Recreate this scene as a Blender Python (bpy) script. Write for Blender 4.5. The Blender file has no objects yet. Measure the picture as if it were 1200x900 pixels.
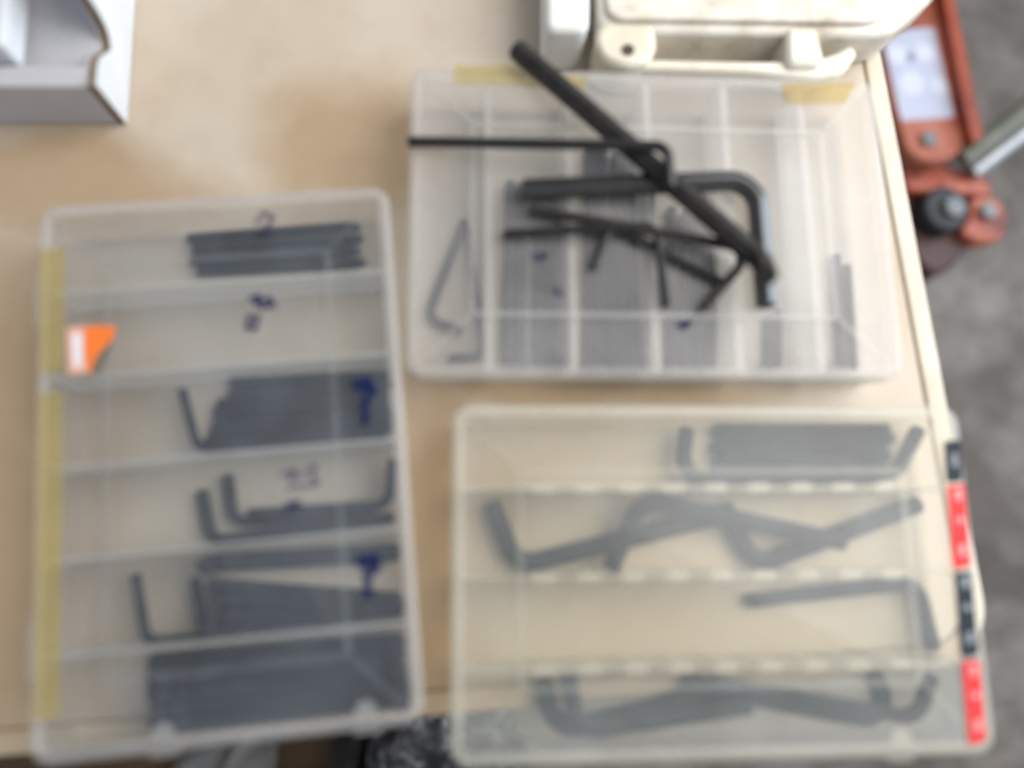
import bpy, bmesh, math, random
from mathutils import Vector, Matrix
random.seed(7)
scene = bpy.context.scene
COL = scene.collection

# ------------------------------------------------------------------ camera
cam_data = bpy.data.cameras.new('camera')
cam_data.sensor_width = 36.0
cam_data.lens = 28.2
cam_data.clip_start = 0.02
cam_data.clip_end = 50.0
cam_data.dof.use_dof = True
cam_data.dof.focus_distance = 0.60
cam_data.dof.aperture_fstop = 1.6
cam = bpy.data.objects.new('camera', cam_data)
COL.objects.link(cam)
world_to_cam = Matrix(((0.99796, 0.0, 0.06388), (-0.01250, 0.98067, 0.19529), (-0.06265, -0.19569, 0.97866)))
cam.matrix_world = Matrix.Translation((0, 0, 0.436)) @ world_to_cam.transposed().to_4x4()
scene.camera = cam

# ------------------------------------------------------------------ light
world = bpy.data.worlds.new('World')
scene.world = world
world.use_nodes = True
bg = world.node_tree.nodes['Background']
bg.inputs[0].default_value = (0.90, 0.94, 1.0, 1)
bg.inputs[1].default_value = 0.40

def area_light(name, loc, target, sx, sy, power, color):
    d = bpy.data.lights.new(name, 'AREA')
    d.shape = 'RECTANGLE'; d.size = sx; d.size_y = sy
    d.energy = power; d.color = color
    o = bpy.data.objects.new(name, d); COL.objects.link(o)
    o.location = loc
    o.rotation_euler = (Vector(target) - Vector(loc)).to_track_quat('-Z', 'Y').to_euler()
    return o
# the open workshop door: a tall daylight opening to the right and behind
area_light('doorway_daylight', (0.86, 0.40, 1.0), (0.12, 0.1, 0.0), 1.15, 1.15, 25, (1.0, 0.96, 0.91))
# the same opening lower down, where the blue sky outside shows
area_light('doorway_sky', (1.9, 0.45, 0.42), (0.1, 0.1, 0.0), 1.5, 0.9, 24, (0.70, 0.85, 1.0))
scene.view_settings.view_transform = 'Standard'
scene.view_settings.look = 'None'
scene.view_settings.exposure = 0.14
scene.view_settings.gamma = 1.0
scene.cycles.transparent_max_bounces = 64
scene.cycles.max_bounces = 6
scene.cycles.diffuse_bounces = 3
scene.cycles.glossy_bounces = 3
scene.cycles.use_adaptive_sampling = True
scene.cycles.adaptive_threshold = 0.02
scene.cycles.use_denoising = True

# ------------------------------------------------------------------ materials
def new_mat(name):
    m = bpy.data.materials.new(name); m.use_nodes = True
    nt = m.node_tree
    for n in list(nt.nodes): nt.nodes.remove(n)
    out = nt.nodes.new('ShaderNodeOutputMaterial')
    return m, nt, out

def noise(nt, scale, detail=6, rough=0.6, coord='Object', dist=0.0, stretch=None):
    tc = nt.nodes.new('ShaderNodeTexCoord')
    n = nt.nodes.new('ShaderNodeTexNoise')
    n.inputs['Scale'].default_value = scale
    n.inputs['Detail'].default_value = detail
    n.inputs['Roughness'].default_value = rough
    n.inputs['Distortion'].default_value = dist
    if stretch:
        mp = nt.nodes.new('ShaderNodeMapping'); mp.inputs['Scale'].default_value = stretch
        nt.links.new(tc.outputs[coord], mp.inputs[0]); nt.links.new(mp.outputs[0], n.inputs['Vector'])
    else:
        nt.links.new(tc.outputs[coord], n.inputs['Vector'])
    return n.outputs['Fac']

def ramp(nt, fac, stops):
    r = nt.nodes.new('ShaderNodeValToRGB')
    els = r.color_ramp.elements
    els[0].position, els[0].color = stops[0][0], (*stops[0][1], 1)
    els[1].position, els[1].color = stops[-1][0], (*stops[-1][1], 1)
    for p, c in stops[1:-1]:
        e = els.new(p); e.color = (*c, 1)
    nt.links.new(fac, r.inputs[0])
    return r.outputs[0]

def bump(nt, fac, strength, dist=0.001):
    b = nt.nodes.new('ShaderNodeBump')
    b.inputs['Strength'].default_value = strength; b.inputs['Distance'].default_value = dist
    nt.links.new(fac, b.inputs['Height'])
    return b.outputs[0]

def mixc(nt, fac, a, b):
    m = nt.nodes.new('ShaderNodeMix'); m.data_type = 'RGBA'
    for sock, v in ((m.inputs[0], fac), (m.inputs[6], a), (m.inputs[7], b)):
        if isinstance(v, (int, float)): sock.default_value = v
        elif isinstance(v, tuple): sock.default_value = (*v, 1)
        else: nt.links.new(v, sock)
    return m.outputs[2]

def solid(name, stops, scale=60, rough=0.5, metallic=0.0, bump_s=0.15, spec=0.5, bscale=None, stretch=None):
    m, nt, out = new_mat(name)
    p = nt.nodes.new('ShaderNodeBsdfPrincipled')
    f = noise(nt, scale, stretch=stretch)
    nt.links.new(ramp(nt, f, stops), p.inputs['Base Color'])
    p.inputs['Metallic'].default_value = metallic
    p.inputs['Specular IOR Level'].default_value = spec
    f2 = noise(nt, bscale or scale * 3)
    r = nt.nodes.new('ShaderNodeMapRange')
    r.inputs[3].default_value = rough - 0.12; r.inputs[4].default_value = rough + 0.12
    nt.links.new(f2, r.inputs[0]); nt.links.new(r.outputs[0], p.inputs['Roughness'])
    nt.links.new(bump(nt, f2, bump_s), p.inputs['Normal'])
    nt.links.new(p.outputs[0], out.inputs[0])
    return m

def plastic(name, color, haze_lo, haze_hi, gloss_rough=0.36, tint=(0.97, 0.97, 0.96)):
    """frosted polypropylene: part clear, part milky, hazed unevenly by scuffs and dust"""
    m, nt, out = new_mat(name)
    tr = nt.nodes.new('ShaderNodeBsdfTransparent'); tr.inputs[0].default_value = (*tint, 1)
    df = nt.nodes.new('ShaderNodeBsdfDiffuse'); df.inputs[0].default_value = (*color, 1)
    tl = nt.nodes.new('ShaderNodeBsdfTranslucent'); tl.inputs[0].default_value = (*color, 1)
    mk = nt.nodes.new('ShaderNodeMixShader'); mk.inputs[0].default_value = 0.40
    nt.links.new(df.outputs[0], mk.inputs[1]); nt.links.new(tl.outputs[0], mk.inputs[2])
    f1 = noise(nt, 22, 8, 0.65, dist=0.4)
    mr = nt.nodes.new('ShaderNodeMapRange')
    mr.inputs[1].default_value = 0.3; mr.inputs[2].default_value = 0.7
    mr.inputs[3].default_value = haze_lo; mr.inputs[4].default_value = haze_hi
    nt.links.new(f1, mr.inputs[0])
    mx = nt.nodes.new('ShaderNodeMixShader')
    nt.links.new(mr.outputs[0], mx.inputs[0])
    nt.links.new(tr.outputs[0], mx.inputs[1]); nt.links.new(mk.outputs[0], mx.inputs[2])
    gl = nt.nodes.new('ShaderNodeBsdfGlossy'); gl.inputs['Roughness'].default_value = gloss_rough
    fr = nt.nodes.new('ShaderNodeFresnel'); fr.inputs[0].default_value = 1.45
    ge = nt.nodes.new('ShaderNodeNewGeometry')
    ml = nt.nodes.new('ShaderNodeMath'); ml.operation = 'SUBTRACT'; ml.inputs[0].default_value = 1.0
    nt.links.new(ge.outputs['Backfacing'], ml.inputs[1])
    mm = nt.nodes.new('ShaderNodeMath'); mm.operation = 'MULTIPLY'
    nt.links.new(ml.outputs[0], mm.inputs[0]); nt.links.new(fr.outputs[0], mm.inputs[1])
    m2 = nt.nodes.new('ShaderNodeMixShader')
    nt.links.new(mm.outputs[0], m2.inputs[0]); nt.links.new(mx.outputs[0], m2.inputs[1]); nt.links.new(gl.outputs[0], m2.inputs[2])
    nt.links.new(m2.outputs[0], out.inputs[0])
    return m

def film(name, color, opacity, tint=(1.0, 0.97, 0.86)):
    m, nt, out = new_mat(name)
    tr = nt.nodes.new('ShaderNodeBsdfTransparent'); tr.inputs[0].default_value = (*tint, 1)
    df = nt.nodes.new('ShaderNodeBsdfDiffuse')
    f = noise(nt, 45, 5)
    nt.links.new(ramp(nt, f, ((0.3, color), (0.75, tuple(c * 0.78 for c in color)))), df.inputs[0])
    mx = nt.nodes.new('ShaderNodeMixShader')
    mr = nt.nodes.new('ShaderNodeMapRange'); mr.inputs[3].default_value = opacity - 0.18; mr.inputs[4].default_value = opacity + 0.2
    nt.links.new(noise(nt, 60, 4), mr.inputs[0]); nt.links.new(mr.outputs[0], mx.inputs[0])
    nt.links.new(tr.outputs[0], mx.inputs[1]); nt.links.new(df.outputs[0], mx.inputs[2])
    nt.links.new(mx.outputs[0], out.inputs[0])
    return m

def table_material():
    m, nt, out = new_mat('cream_paint_worn')
    p = nt.nodes.new('ShaderNodeBsdfPrincipled')
    big = noise(nt, 5.5, 3, 0.5, dist=0.3)
    mid = noise(nt, 38, 8, 0.7)
    fine = noise(nt, 420, 3, 0.6)
    base = ramp(nt, big, ((0.30, (0.46, 0.375, 0.285)), (0.46, (0.51, 0.435, 0.35)), (0.62, (0.56, 0.495, 0.42))))
    # brown stains, plus shade beside the cases, both put into the colour
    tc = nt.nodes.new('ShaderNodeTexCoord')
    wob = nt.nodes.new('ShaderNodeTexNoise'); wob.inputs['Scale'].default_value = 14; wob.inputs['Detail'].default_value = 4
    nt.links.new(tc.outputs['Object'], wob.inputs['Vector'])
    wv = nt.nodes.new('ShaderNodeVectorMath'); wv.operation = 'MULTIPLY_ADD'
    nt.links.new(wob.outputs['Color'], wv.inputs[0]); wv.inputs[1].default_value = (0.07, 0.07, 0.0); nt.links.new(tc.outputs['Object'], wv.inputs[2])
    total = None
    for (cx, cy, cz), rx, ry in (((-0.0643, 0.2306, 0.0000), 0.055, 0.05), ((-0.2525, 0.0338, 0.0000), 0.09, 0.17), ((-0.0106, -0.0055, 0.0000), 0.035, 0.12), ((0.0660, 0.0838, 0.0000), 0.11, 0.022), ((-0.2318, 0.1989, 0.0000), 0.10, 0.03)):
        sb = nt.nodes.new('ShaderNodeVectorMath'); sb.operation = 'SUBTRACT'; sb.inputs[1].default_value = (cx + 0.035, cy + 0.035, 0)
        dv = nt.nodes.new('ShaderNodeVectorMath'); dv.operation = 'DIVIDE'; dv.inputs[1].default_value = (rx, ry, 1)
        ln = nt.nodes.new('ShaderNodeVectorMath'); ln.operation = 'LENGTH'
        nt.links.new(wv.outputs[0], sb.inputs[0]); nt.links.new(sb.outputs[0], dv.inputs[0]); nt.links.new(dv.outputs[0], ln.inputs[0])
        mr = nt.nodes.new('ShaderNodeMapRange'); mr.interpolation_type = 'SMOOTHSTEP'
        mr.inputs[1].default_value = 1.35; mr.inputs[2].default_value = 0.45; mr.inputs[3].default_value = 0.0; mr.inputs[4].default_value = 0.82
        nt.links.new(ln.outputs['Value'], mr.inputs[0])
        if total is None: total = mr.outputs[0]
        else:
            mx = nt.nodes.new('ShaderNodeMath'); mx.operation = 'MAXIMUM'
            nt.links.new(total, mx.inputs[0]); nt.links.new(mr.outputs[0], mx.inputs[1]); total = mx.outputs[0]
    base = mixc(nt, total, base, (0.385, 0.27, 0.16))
    smut = ramp(nt, mid, ((0.30, (0.62, 0.56, 0.48)), (0.55, (1, 1, 1))))
    mul = nt.nodes.new('ShaderNodeMix'); mul.data_type = 'RGBA'; mul.blend_type = 'MULTIPLY'; mul.inputs[0].default_value = 0.18
    nt.links.new(base, mul.inputs[6]); nt.links.new(smut, mul.inputs[7])
    nt.links.new(mul.outputs[2], p.inputs['Base Color'])
    p.inputs['Roughness'].default_value = 0.55
    p.inputs['Specular IOR Level'].default_value = 0.35
    nt.links.new(bump(nt, fine, 0.10, 0.0006), p.inputs['Normal'])
    nt.links.new(p.outputs[0], out.inputs[0])
    return m

def concrete_material():
    m, nt, out = new_mat('stained_concrete')
    p = nt.nodes.new('ShaderNodeBsdfPrincipled')
    big = noise(nt, 3.2, 5, 0.6, dist=0.6)
    mid = noise(nt, 14, 9, 0.72, dist=0.3)
    base = ramp(nt, big, ((0.38, (0.085, 0.07, 0.06)), (0.5, (0.15, 0.132, 0.118)), (0.62, (0.20, 0.182, 0.168))))
    spots = ramp(nt, mid, ((0.34, (0.58, 0.54, 0.50)), (0.50, (0.95, 0.95, 0.95)), (0.70, (1.35, 1.30, 1.25))))
    mul = nt.nodes.new('ShaderNodeMix'); mul.data_type = 'RGBA'; mul.blend_type = 'MULTIPLY'; mul.inputs[0].default_value = 0.8
    nt.links.new(base, mul.inputs[6]); nt.links.new(spots, mul.inputs[7])
    nt.links.new(mul.outputs[2], p.inputs['Base Color'])
    p.inputs['Roughness'].default_value = 0.7
    nt.links.new(bump(nt, mid, 0.3, 0.004), p.inputs['Normal'])
    nt.links.new(p.outputs[0], out.inputs[0])
    return m

M = {}
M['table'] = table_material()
M['rim'] = solid('cream_edge_band_lit', ((0.3, (0.50, 0.43, 0.33)), (0.7, (0.64, 0.58, 0.48))), 30, 0.45)  # paler than the top: side light on the edge put into the colour
M['rim_front'] = solid('tan_front_band', ((0.3, (0.40, 0.31, 0.21)), (0.7, (0.50, 0.41, 0.30))), 30, 0.5)  # browner and darker than the right band
M['concrete'] = concrete_material()
M['box_a'] = plastic('frosted_plastic_cool', (0.58, 0.66, 0.78), 0.035, 0.09)
M['box_b'] = plastic('frosted_plastic_clear', (0.80, 0.80, 0.82), 0.09, 0.18)
M['box_c'] = plastic('frosted_plastic_yellowed', (0.72, 0.79, 0.85), 0.07, 0.13, tint=(0.99, 0.975, 0.935))
M['rib_a'] = plastic('frosted_plastic_cool_thick', (0.74, 0.74, 0.75), 0.20, 0.30)
M['rib_b'] = plastic('frosted_plastic_clear_thick', (0.78, 0.76, 0.75), 0.22, 0.32)
M['rib_c'] = plastic('frosted_plastic_yellowed_thick', (0.79, 0.78, 0.70), 0.24, 0.35)
for k, c in (('a', (0.84, 0.84, 0.85)), ('b', (0.86, 0.84, 0.83)), ('c', (0.88, 0.86, 0.78))):
    M['div_' + k] = plastic('frosted_divider_' + k, c, 0.34, 0.46)
M['steel'] = solid('black_oxide_steel', ((0.35, (0.010, 0.010, 0.012)), (0.75, (0.024, 0.023, 0.024))), 160, 0.42, 0.0, 0.12, 0.4)
M['steel_bright'] = solid('burnished_black_steel', ((0.35, (0.012, 0.012, 0.014)), (0.75, (0.026, 0.025, 0.026))), 160, 0.30, 0.0, 0.05, 0.5)
M['steel_in'] = solid('blue_black_steel', ((0.35, (0.007, 0.009, 0.014)), (0.75, (0.017, 0.019, 0.026))), 160, 0.55, 0.0, 0.12, 0.22)
M['steel_bright'].node_tree.nodes['Principled BSDF'].inputs['IOR'].default_value = 1.75
M['steel_worn'] = solid('black_oxide_steel_worn', ((0.35, (0.012, 0.011, 0.011)), (0.62, (0.026, 0.023, 0.021)), (0.8, (0.06, 0.04, 0.03))), 120, 0.45, 0.0, 0.2, 0.35)
M['steel_rust'] = solid('rust_browned_steel', ((0.38, (0.012, 0.011, 0.011)), (0.6, (0.028, 0.020, 0.017)), (0.8, (0.075, 0.042, 0.03))), 140, 0.55, 0.0, 0.3)
M['tape'] = film('yellowed_tape', (0.52, 0.44, 0.18), 0.20)
M['tape_faint'] = film('faded_tape', (0.52, 0.45, 0.22), 0.18)
M['tape_b'] = film('amber_tape', (0.60, 0.46, 0.22), 0.22)
M['ink'] = film('blue_marker_ink', (0.020, 0.028, 0.10), 0.52, (0.9, 0.92, 1.0))
M['ink_faint'] = film('faded_purple_ink', (0.07, 0.065, 0.11), 0.34, (0.95, 0.93, 1.0))
M['st_orange'] = solid('orange_print', ((0.3, (0.80, 0.16, 0.02)), (0.7, (0.88, 0.21, 0.03))), 90, 0.5)
M['st_pink'] = solid('washed_orange_print', ((0.3, (0.68, 0.34, 0.23)), (0.7, (0.74, 0.42, 0.31))), 90, 0.5)
M['st_white'] = solid('white_print', ((0.3, (0.72, 0.66, 0.70)), (0.7, (0.78, 0.72, 0.76))), 90, 0.5)
M['st_dark'] = solid('olive_grey_print', ((0.3, (0.10, 0.10, 0.07)), (0.7, (0.15, 0.15, 0.11))), 90, 0.5)
M['lab_red'] = solid('red_label_print', ((0.3, (0.60, 0.03, 0.035)), (0.7, (0.66, 0.05, 0.05))), 80, 0.5, spec=0.15)
M['lab_navy'] = solid('slate_label_print', ((0.3, (0.010, 0.018, 0.028)), (0.7, (0.018, 0.03, 0.045))), 80, 0.5, spec=0.15)
M['lab_text'] = solid('pale_label_lettering', ((0.3, (0.20, 0.22, 0.26)), (0.7, (0.30, 0.33, 0.37))), 80, 0.5)
M['lab_text_red'] = solid('pink_label_lettering', ((0.3, (0.74, 0.24, 0.25)), (0.7, (0.80, 0.34, 0.35))), 80, 0.5)
M['card'] = solid('white_cardboard', ((0.3, (0.57, 0.60, 0.63)), (0.7, (0.64, 0.67, 0.70))), 40, 0.75, bump_s=0.1)
M['card_grey'] = solid('grey_inside_and_shaded_cardboard', ((0.3, (0.45, 0.45, 0.48)), (0.7, (0.51, 0.51, 0.54))), 40, 0.8, bump_s=0.1)  # inside grey, also carrying the shade of the outer front
M['card_edge'] = solid('brown_corrugated_edge', ((0.3, (0.11, 0.07, 0.03)), (0.7, (0.26, 0.17, 0.09))), 700, 0.9, bump_s=0.5, stretch=(1, 1, 0.2))
M['case'] = solid('grimy_cream_plastic', ((0.32, (0.44, 0.38, 0.30)), (0.44, (0.62, 0.57, 0.49)), (0.60, (0.72, 0.69, 0.62))), 45, 0.5, bump_s=0.25)
M['case_clean'] = solid('cream_plastic', ((0.34, (0.60, 0.54, 0.42)), (0.6, (0.74, 0.71, 0.62))), 28, 0.42, bump_s=0.1)
M['case_white'] = solid('white_latch_plastic', ((0.3, (0.72, 0.72, 0.70)), (0.7, (0.80, 0.80, 0.78))), 40, 0.4)
M['dark_hole'] = solid('dark_recess', ((0.3, (0.05, 0.04, 0.03)), (0.7, (0.09, 0.07, 0.05))), 60, 0.8)
M['orange'] = solid('orange_red_enamel', ((0.34, (0.26, 0.058, 0.032)), (0.55, (0.37, 0.11, 0.065)), (0.72, (0.44, 0.165, 0.105))), 16, 0.45)
M['orange_mid'] = solid('worn_red_orange_enamel', ((0.38, (0.13, 0.022, 0.012)), (0.5, (0.32, 0.065, 0.035)), (0.66, (0.48, 0.15, 0.09))), 26, 0.45)
M['orange_deep'] = solid('deep_orange_enamel', ((0.34, (0.20, 0.030, 0.012)), (0.65, (0.36, 0.07, 0.03))), 16, 0.5)
M['dark_red'] = solid('dark_red_metal', ((0.3, (0.030, 0.006, 0.004)), (0.7, (0.06, 0.012, 0.008))), 22, 0.45)  # very dark red for the low base plate
M['rubber'] = solid('black_rubber', ((0.3, (0.012, 0.012, 0.013)), (0.7, (0.03, 0.03, 0.032))), 60, 0.55)
M['bolt'] = solid('grey_bolt_steel', ((0.3, (0.14, 0.145, 0.15)), (0.7, (0.22, 0.225, 0.23))), 60, 0.5, 0.4)
M['bar_green'] = solid('olive_grey_paint', ((0.3, (0.11, 0.12, 0.095)), (0.7, (0.16, 0.17, 0.14))), 30, 0.5)
M['bar_pale'] = solid('galvanised_bar', ((0.3, (0.36, 0.38, 0.40)), (0.7, (0.48, 0.50, 0.53))), 30, 0.4, 0.4)
M['sticker'] = solid('lavender_white_sticker', ((0.3, (0.42, 0.44, 0.55)), (0.7, (0.50, 0.52, 0.63))), 20, 0.4)
M['sticker_light'] = solid('pale_sticker_print', ((0.3, (0.55, 0.57, 0.68)), (0.7, (0.62, 0.64, 0.74))), 20, 0.4)
M['sticker_dark'] = solid('grey_sticker_print', ((0.3, (0.16, 0.18, 0.22)), (0.7, (0.24, 0.26, 0.30))), 60, 0.5)
M['cloth'] = solid('mottled_black_cloth', ((0.42, (0.015, 0.015, 0.016)), (0.55, (0.07, 0.07, 0.075)), (0.66, (0.30, 0.31, 0.33))), 55, 0.85, bump_s=0.6)
M['grey_rag'] = solid('grey_rag', ((0.3, (0.16, 0.16, 0.16)), (0.7, (0.26, 0.26, 0.26))), 30, 0.9, bump_s=0.6)
M['brown_shade_board'] = solid('dark_brown_shade', ((0.3, (0.045, 0.026, 0.013)), (0.7, (0.11, 0.065, 0.032))), 30, 0.8, bump_s=0.4, stretch=(0.1, 1, 1))  # dark brown that stands for the shade under the bench
M['leg'] = solid('brown_painted_timber', ((0.3, (0.16, 0.11, 0.07)), (0.7, (0.24, 0.17, 0.11))), 30, 0.7)

# ------------------------------------------------------------------ helpers
def tag(o, label=None, cat=None, group=None, kind=None):
    if label: o['label'] = label
    if cat: o['category'] = cat
    if group: o['group'] = group
    if kind: o['kind'] = kind
    return o

def link(name, bm, mat, parent=None, smooth=None, bevel=0.0):
    bmesh.ops.recalc_face_normals(bm, faces=bm.faces[:])
    me = bpy.data.meshes.new(name); bm.to_mesh(me); bm.free()
    me.materials.append(M[mat] if isinstance(mat, str) else mat)
    o = bpy.data.objects.new(name, me); COL.objects.link(o)
    if parent: o.parent = parent
    if smooth is not None:
        for p in me.polygons: p.use_smooth = True
        if hasattr(me, 'set_sharp_from_angle'): me.set_sharp_from_angle(angle=math.radians(smooth))
    if bevel:
        b = o.modifiers.new('bevel', 'BEVEL'); b.width = bevel; b.segments = 2; b.limit_method = 'ANGLE'; b.angle_limit = math.radians(40)
    return o

def empty(name, loc, rz=0.0):
    o = bpy.data.objects.new(name, None); COL.objects.link(o)
    o.location = loc; o.rotation_euler = (0, 0, rz); o.empty_display_size = 0.02
    return o

def add_box(bm, lo, hi):
    c = [(lo[0] + hi[0]) / 2, (lo[1] + hi[1]) / 2, (lo[2] + hi[2]) / 2]
    r = bmesh.ops.create_cube(bm, size=1.0)
    for v in r['verts']:
        v.co = Vector((c[0] + v.co.x * (hi[0] - lo[0]), c[1] + v.co.y * (hi[1] - lo[1]), c[2] + v.co.z * (hi[2] - lo[2])))

def add_prism(bm, outline, z0, z1):
    b = [bm.verts.new((p[0], p[1], z0)) for p in outline]
    t = [bm.verts.new((p[0], p[1], z1)) for p in outline]
    n = len(outline)
    bm.faces.new(b[::-1]); bm.faces.new(t)
    for i in range(n):
        j = (i + 1) % n
        bm.faces.new((b[i], b[j], t[j], t[i]))

def add_cyl(bm, c, r, z0, z1, n=24):
    add_prism(bm, [(c[0] + r * math.cos(2 * math.pi * i / n), c[1] + r * math.sin(2 * math.pi * i / n)) for i in range(n)], z0, z1)

def add_tube(bm, path, r, n=14):
    rings = []
    for i, p in enumerate(path):
        p = Vector(p)
        t = (Vector(path[min(i + 1, len(path) - 1)]) - Vector(path[max(i - 1, 0)])).normalized()
        s = t.cross(Vector((0, 0, 1)))
        s = Vector((1, 0, 0)) if s.length < 1e-4 else s.normalized()
        u = s.cross(t)
        rings.append([bm.verts.new(p + s * r * math.cos(2 * math.pi * k / n) + u * r * math.sin(2 * math.pi * k / n)) for k in range(n)])
    for a, b in zip(rings, rings[1:]):
        for k in range(n):
            bm.faces.new((a[k], a[(k + 1) % n], b[(k + 1) % n], b[k]))
    bm.faces.new(rings[0][::-1]); bm.faces.new(rings[-1])

def rrect(w, h, r, seg=6):
    """rounded rectangle outline, centred"""
    pts = []
    for cx, cy, a0 in ((w / 2 - r, h / 2 - r, 0), (-w / 2 + r, h / 2 - r, 90), (-w / 2 + r, -h / 2 + r, 180), (w / 2 - r, -h / 2 + r, 270)):
        for k in range(seg + 1):
            a = math.radians(a0 + 90 * k / seg)
            pts.append((cx + r * math.cos(a), cy + r * math.sin(a)))
    return pts

def loft(bm, w, h, r, loops):
    """closed solid through rounded-rectangle loops (inset, z); capped at both ends"""
    rings = []
    for ins, z in loops:
        rings.append([bm.verts.new((x, y, z)) for x, y in rrect(w - 2 * ins, h - 2 * ins, max(r - ins, 0.0012))])
    n = len(rings[0])
    for a, b in zip(rings, rings[1:]):
        for k in range(n):
            bm.faces.new((a[k], a[(k + 1) % n], b[(k + 1) % n], b[k]))
    bm.faces.new(rings[0][::-1]); bm.faces.new(rings[-1])

def rounded_poly(pts, r, seg=4):
    out = []
    n = len(pts)
    for i in range(n):
        p0, p1, p2 = Vector(pts[i - 1][:2]), Vector(pts[i][:2]), Vector(pts[(i + 1) % n][:2])
        d0, d1 = (p0 - p1), (p2 - p1)
        rr = min(r, d0.length * 0.45, d1.length * 0.45)
        a, b = p1 + d0.normalized() * rr, p1 + d1.normalized() * rr
        for k in range(seg + 1):
            t = k / seg
            q = a * (1 - t) ** 2 + p1 * 2 * t * (1 - t) + b * t * t
            out.append((q.x, q.y))
    return out

# ------------------------------------------------------------------ setting: floor
bm = bmesh.new()
add_box(bm, (-3, -2.5, -0.85), (3, 3, -0.75))
tag(link('floor', bm, 'concrete'), 'stained grey concrete floor', kind='structure')

# ------------------------------------------------------------------ workbench
TC = (0.2890, -0.0628)                      # near right corner of the bench top
e_right = Vector((-0.0825, 0.9966))         # along the right edge, away from the camera
e_front = Vector((-0.9971, -0.0765))        # along the front edge, to the left
def bench_pt(a, b):
    p = Vector(TC) + e_right * a + e_front * b
    return (p.x, p.y)
bench = empty('workbench', (0, 0, -0.75))
tag(bench, 'cream painted workbench with brown stains and painted-in shade under the plastic cases', 'workbench')
def bench_part(name, bm, mat, **k):
    o = link(name, bm, mat, bench, **k); o.location = (0, 0, 0.75); return o
CR = 0.034                                  # rounded corner of the bench top
def corner_arc(rho, t0, t1, n=10):
    return [bench_pt(CR - rho * math.cos(math.radians(t0 + (t1 - t0) * i / n)), CR - rho * math.sin(math.radians(t0 + (t1 - t0) * i / n))) for i in range(n + 1)]
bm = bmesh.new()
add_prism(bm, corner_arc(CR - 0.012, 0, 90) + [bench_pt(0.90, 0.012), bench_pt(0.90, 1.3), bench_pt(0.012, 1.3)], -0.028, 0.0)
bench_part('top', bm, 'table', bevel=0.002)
bm = bmesh.new()
add_prism(bm, [bench_pt(0.9, 0.0118)] + corner_arc(CR - 0.0118, 90, 45) + corner_arc(CR, 45, 90) + [bench_pt(0.9, 0.0)], -0.030, 0.0010)
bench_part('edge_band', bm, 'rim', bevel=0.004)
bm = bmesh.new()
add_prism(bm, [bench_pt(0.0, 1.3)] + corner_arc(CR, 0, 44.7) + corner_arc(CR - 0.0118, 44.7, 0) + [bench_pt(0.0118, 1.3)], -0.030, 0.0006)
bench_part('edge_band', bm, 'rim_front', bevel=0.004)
for a, b in ((0.06, 0.06), (0.82, 0.06), (0.06, 1.2), (0.82, 1.2)):
    p = bench_pt(a, b); bm = bmesh.new()
    add_box(bm, (p[0] - 0.03, p[1] - 0.03, -0.75), (p[0] + 0.03, p[1] + 0.03, -0.0285))
    bench_part('leg', bm, 'leg', bevel=0.003)

# ------------------------------------------------------------------ organiser cases
BH = 0.036
def organiser(label, loc, rz, w, h, mat, rib, group):
    root = empty('organiser_case', (loc[0], loc[1], 0.0), rz)
    tag(root, label, 'plastic case', group)
    bm = bmesh.new()
    loft(bm, w, h, 0.009, [(0.0045, 0.0003), (0.003, 0.0016), (0.0022, BH - 0.0085), (0.0045, BH - 0.0085), (0.0052, 0.0035), (0.0062, 0.0018)])
    link('tray', bm, mat, root, smooth=35)
    bm = bmesh.new()
    P = 0.034
    loft(bm, w, h, 0.010, [(P + 0.001, BH - 0.0022), (P, BH - 0.0025), (0.0060, BH - 0.0012), (0.0024, BH - 0.0014), (0.0016, BH - 0.0025), (0.0014, BH - 0.0080),
                           (0.0, BH - 0.0080), (0.0, BH - 0.0016), (0.0006, BH - 0.0005), (0.0016, BH), (0.0046, BH), (0.0062, BH - 0.0004), (P, BH - 0.0016), (P + 0.001, BH - 0.0012)])
    lid = link('lid', bm, mat, root, smooth=30)
    lid.data.materials.append(M[rib])        # the rolled border is thicker, hence milkier
    for f in lid.data.polygons:
        c = f.center
        if w / 2 - abs(c.x) < 0.0060 or h / 2 - abs(c.y) < 0.0060: f.material_index = 1
    x1, y1 = w / 2 - P, h / 2 - P
    bm = bmesh.new()
    rw = 0.0016
    add_box(bm, (-x1 - rw, -y1 + rw, BH - 0.0014), (-x1 + rw, y1 - rw, BH - 0.0004))
    add_box(bm, (x1 - rw, -y1 + rw, BH - 0.0014), (x1 + rw, y1 - rw, BH - 0.0004))
    add_box(bm, (-x1 - rw, y1 - rw, BH - 0.0014), (x1 + rw, y1 + rw, BH - 0.0004))
    add_box(bm, (-x1 - rw, -y1 - rw, BH - 0.0014), (x1 + rw, -y1 + rw, BH - 0.0004))
    link('panel_ridge', bm, mat, lid)
    for sx in (-1, 1):
        for sy in (-1, 1):
            a = Vector((sx * (x1 + 0.002), sy * (y1 + 0.002))); b = Vector((sx * (w / 2 - 0.006), sy * (h / 2 - 0.006)))
            d = (b - a).normalized(); n = Vector((-d.y, d.x)) * 0.0009
            bm = bmesh.new()
            add_prism(bm, [a - n, b - n, b + n, a + n], BH - 0.0013, BH - 0.00005)
            link('corner_rib', bm, mat, lid)
    return root, lid

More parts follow.
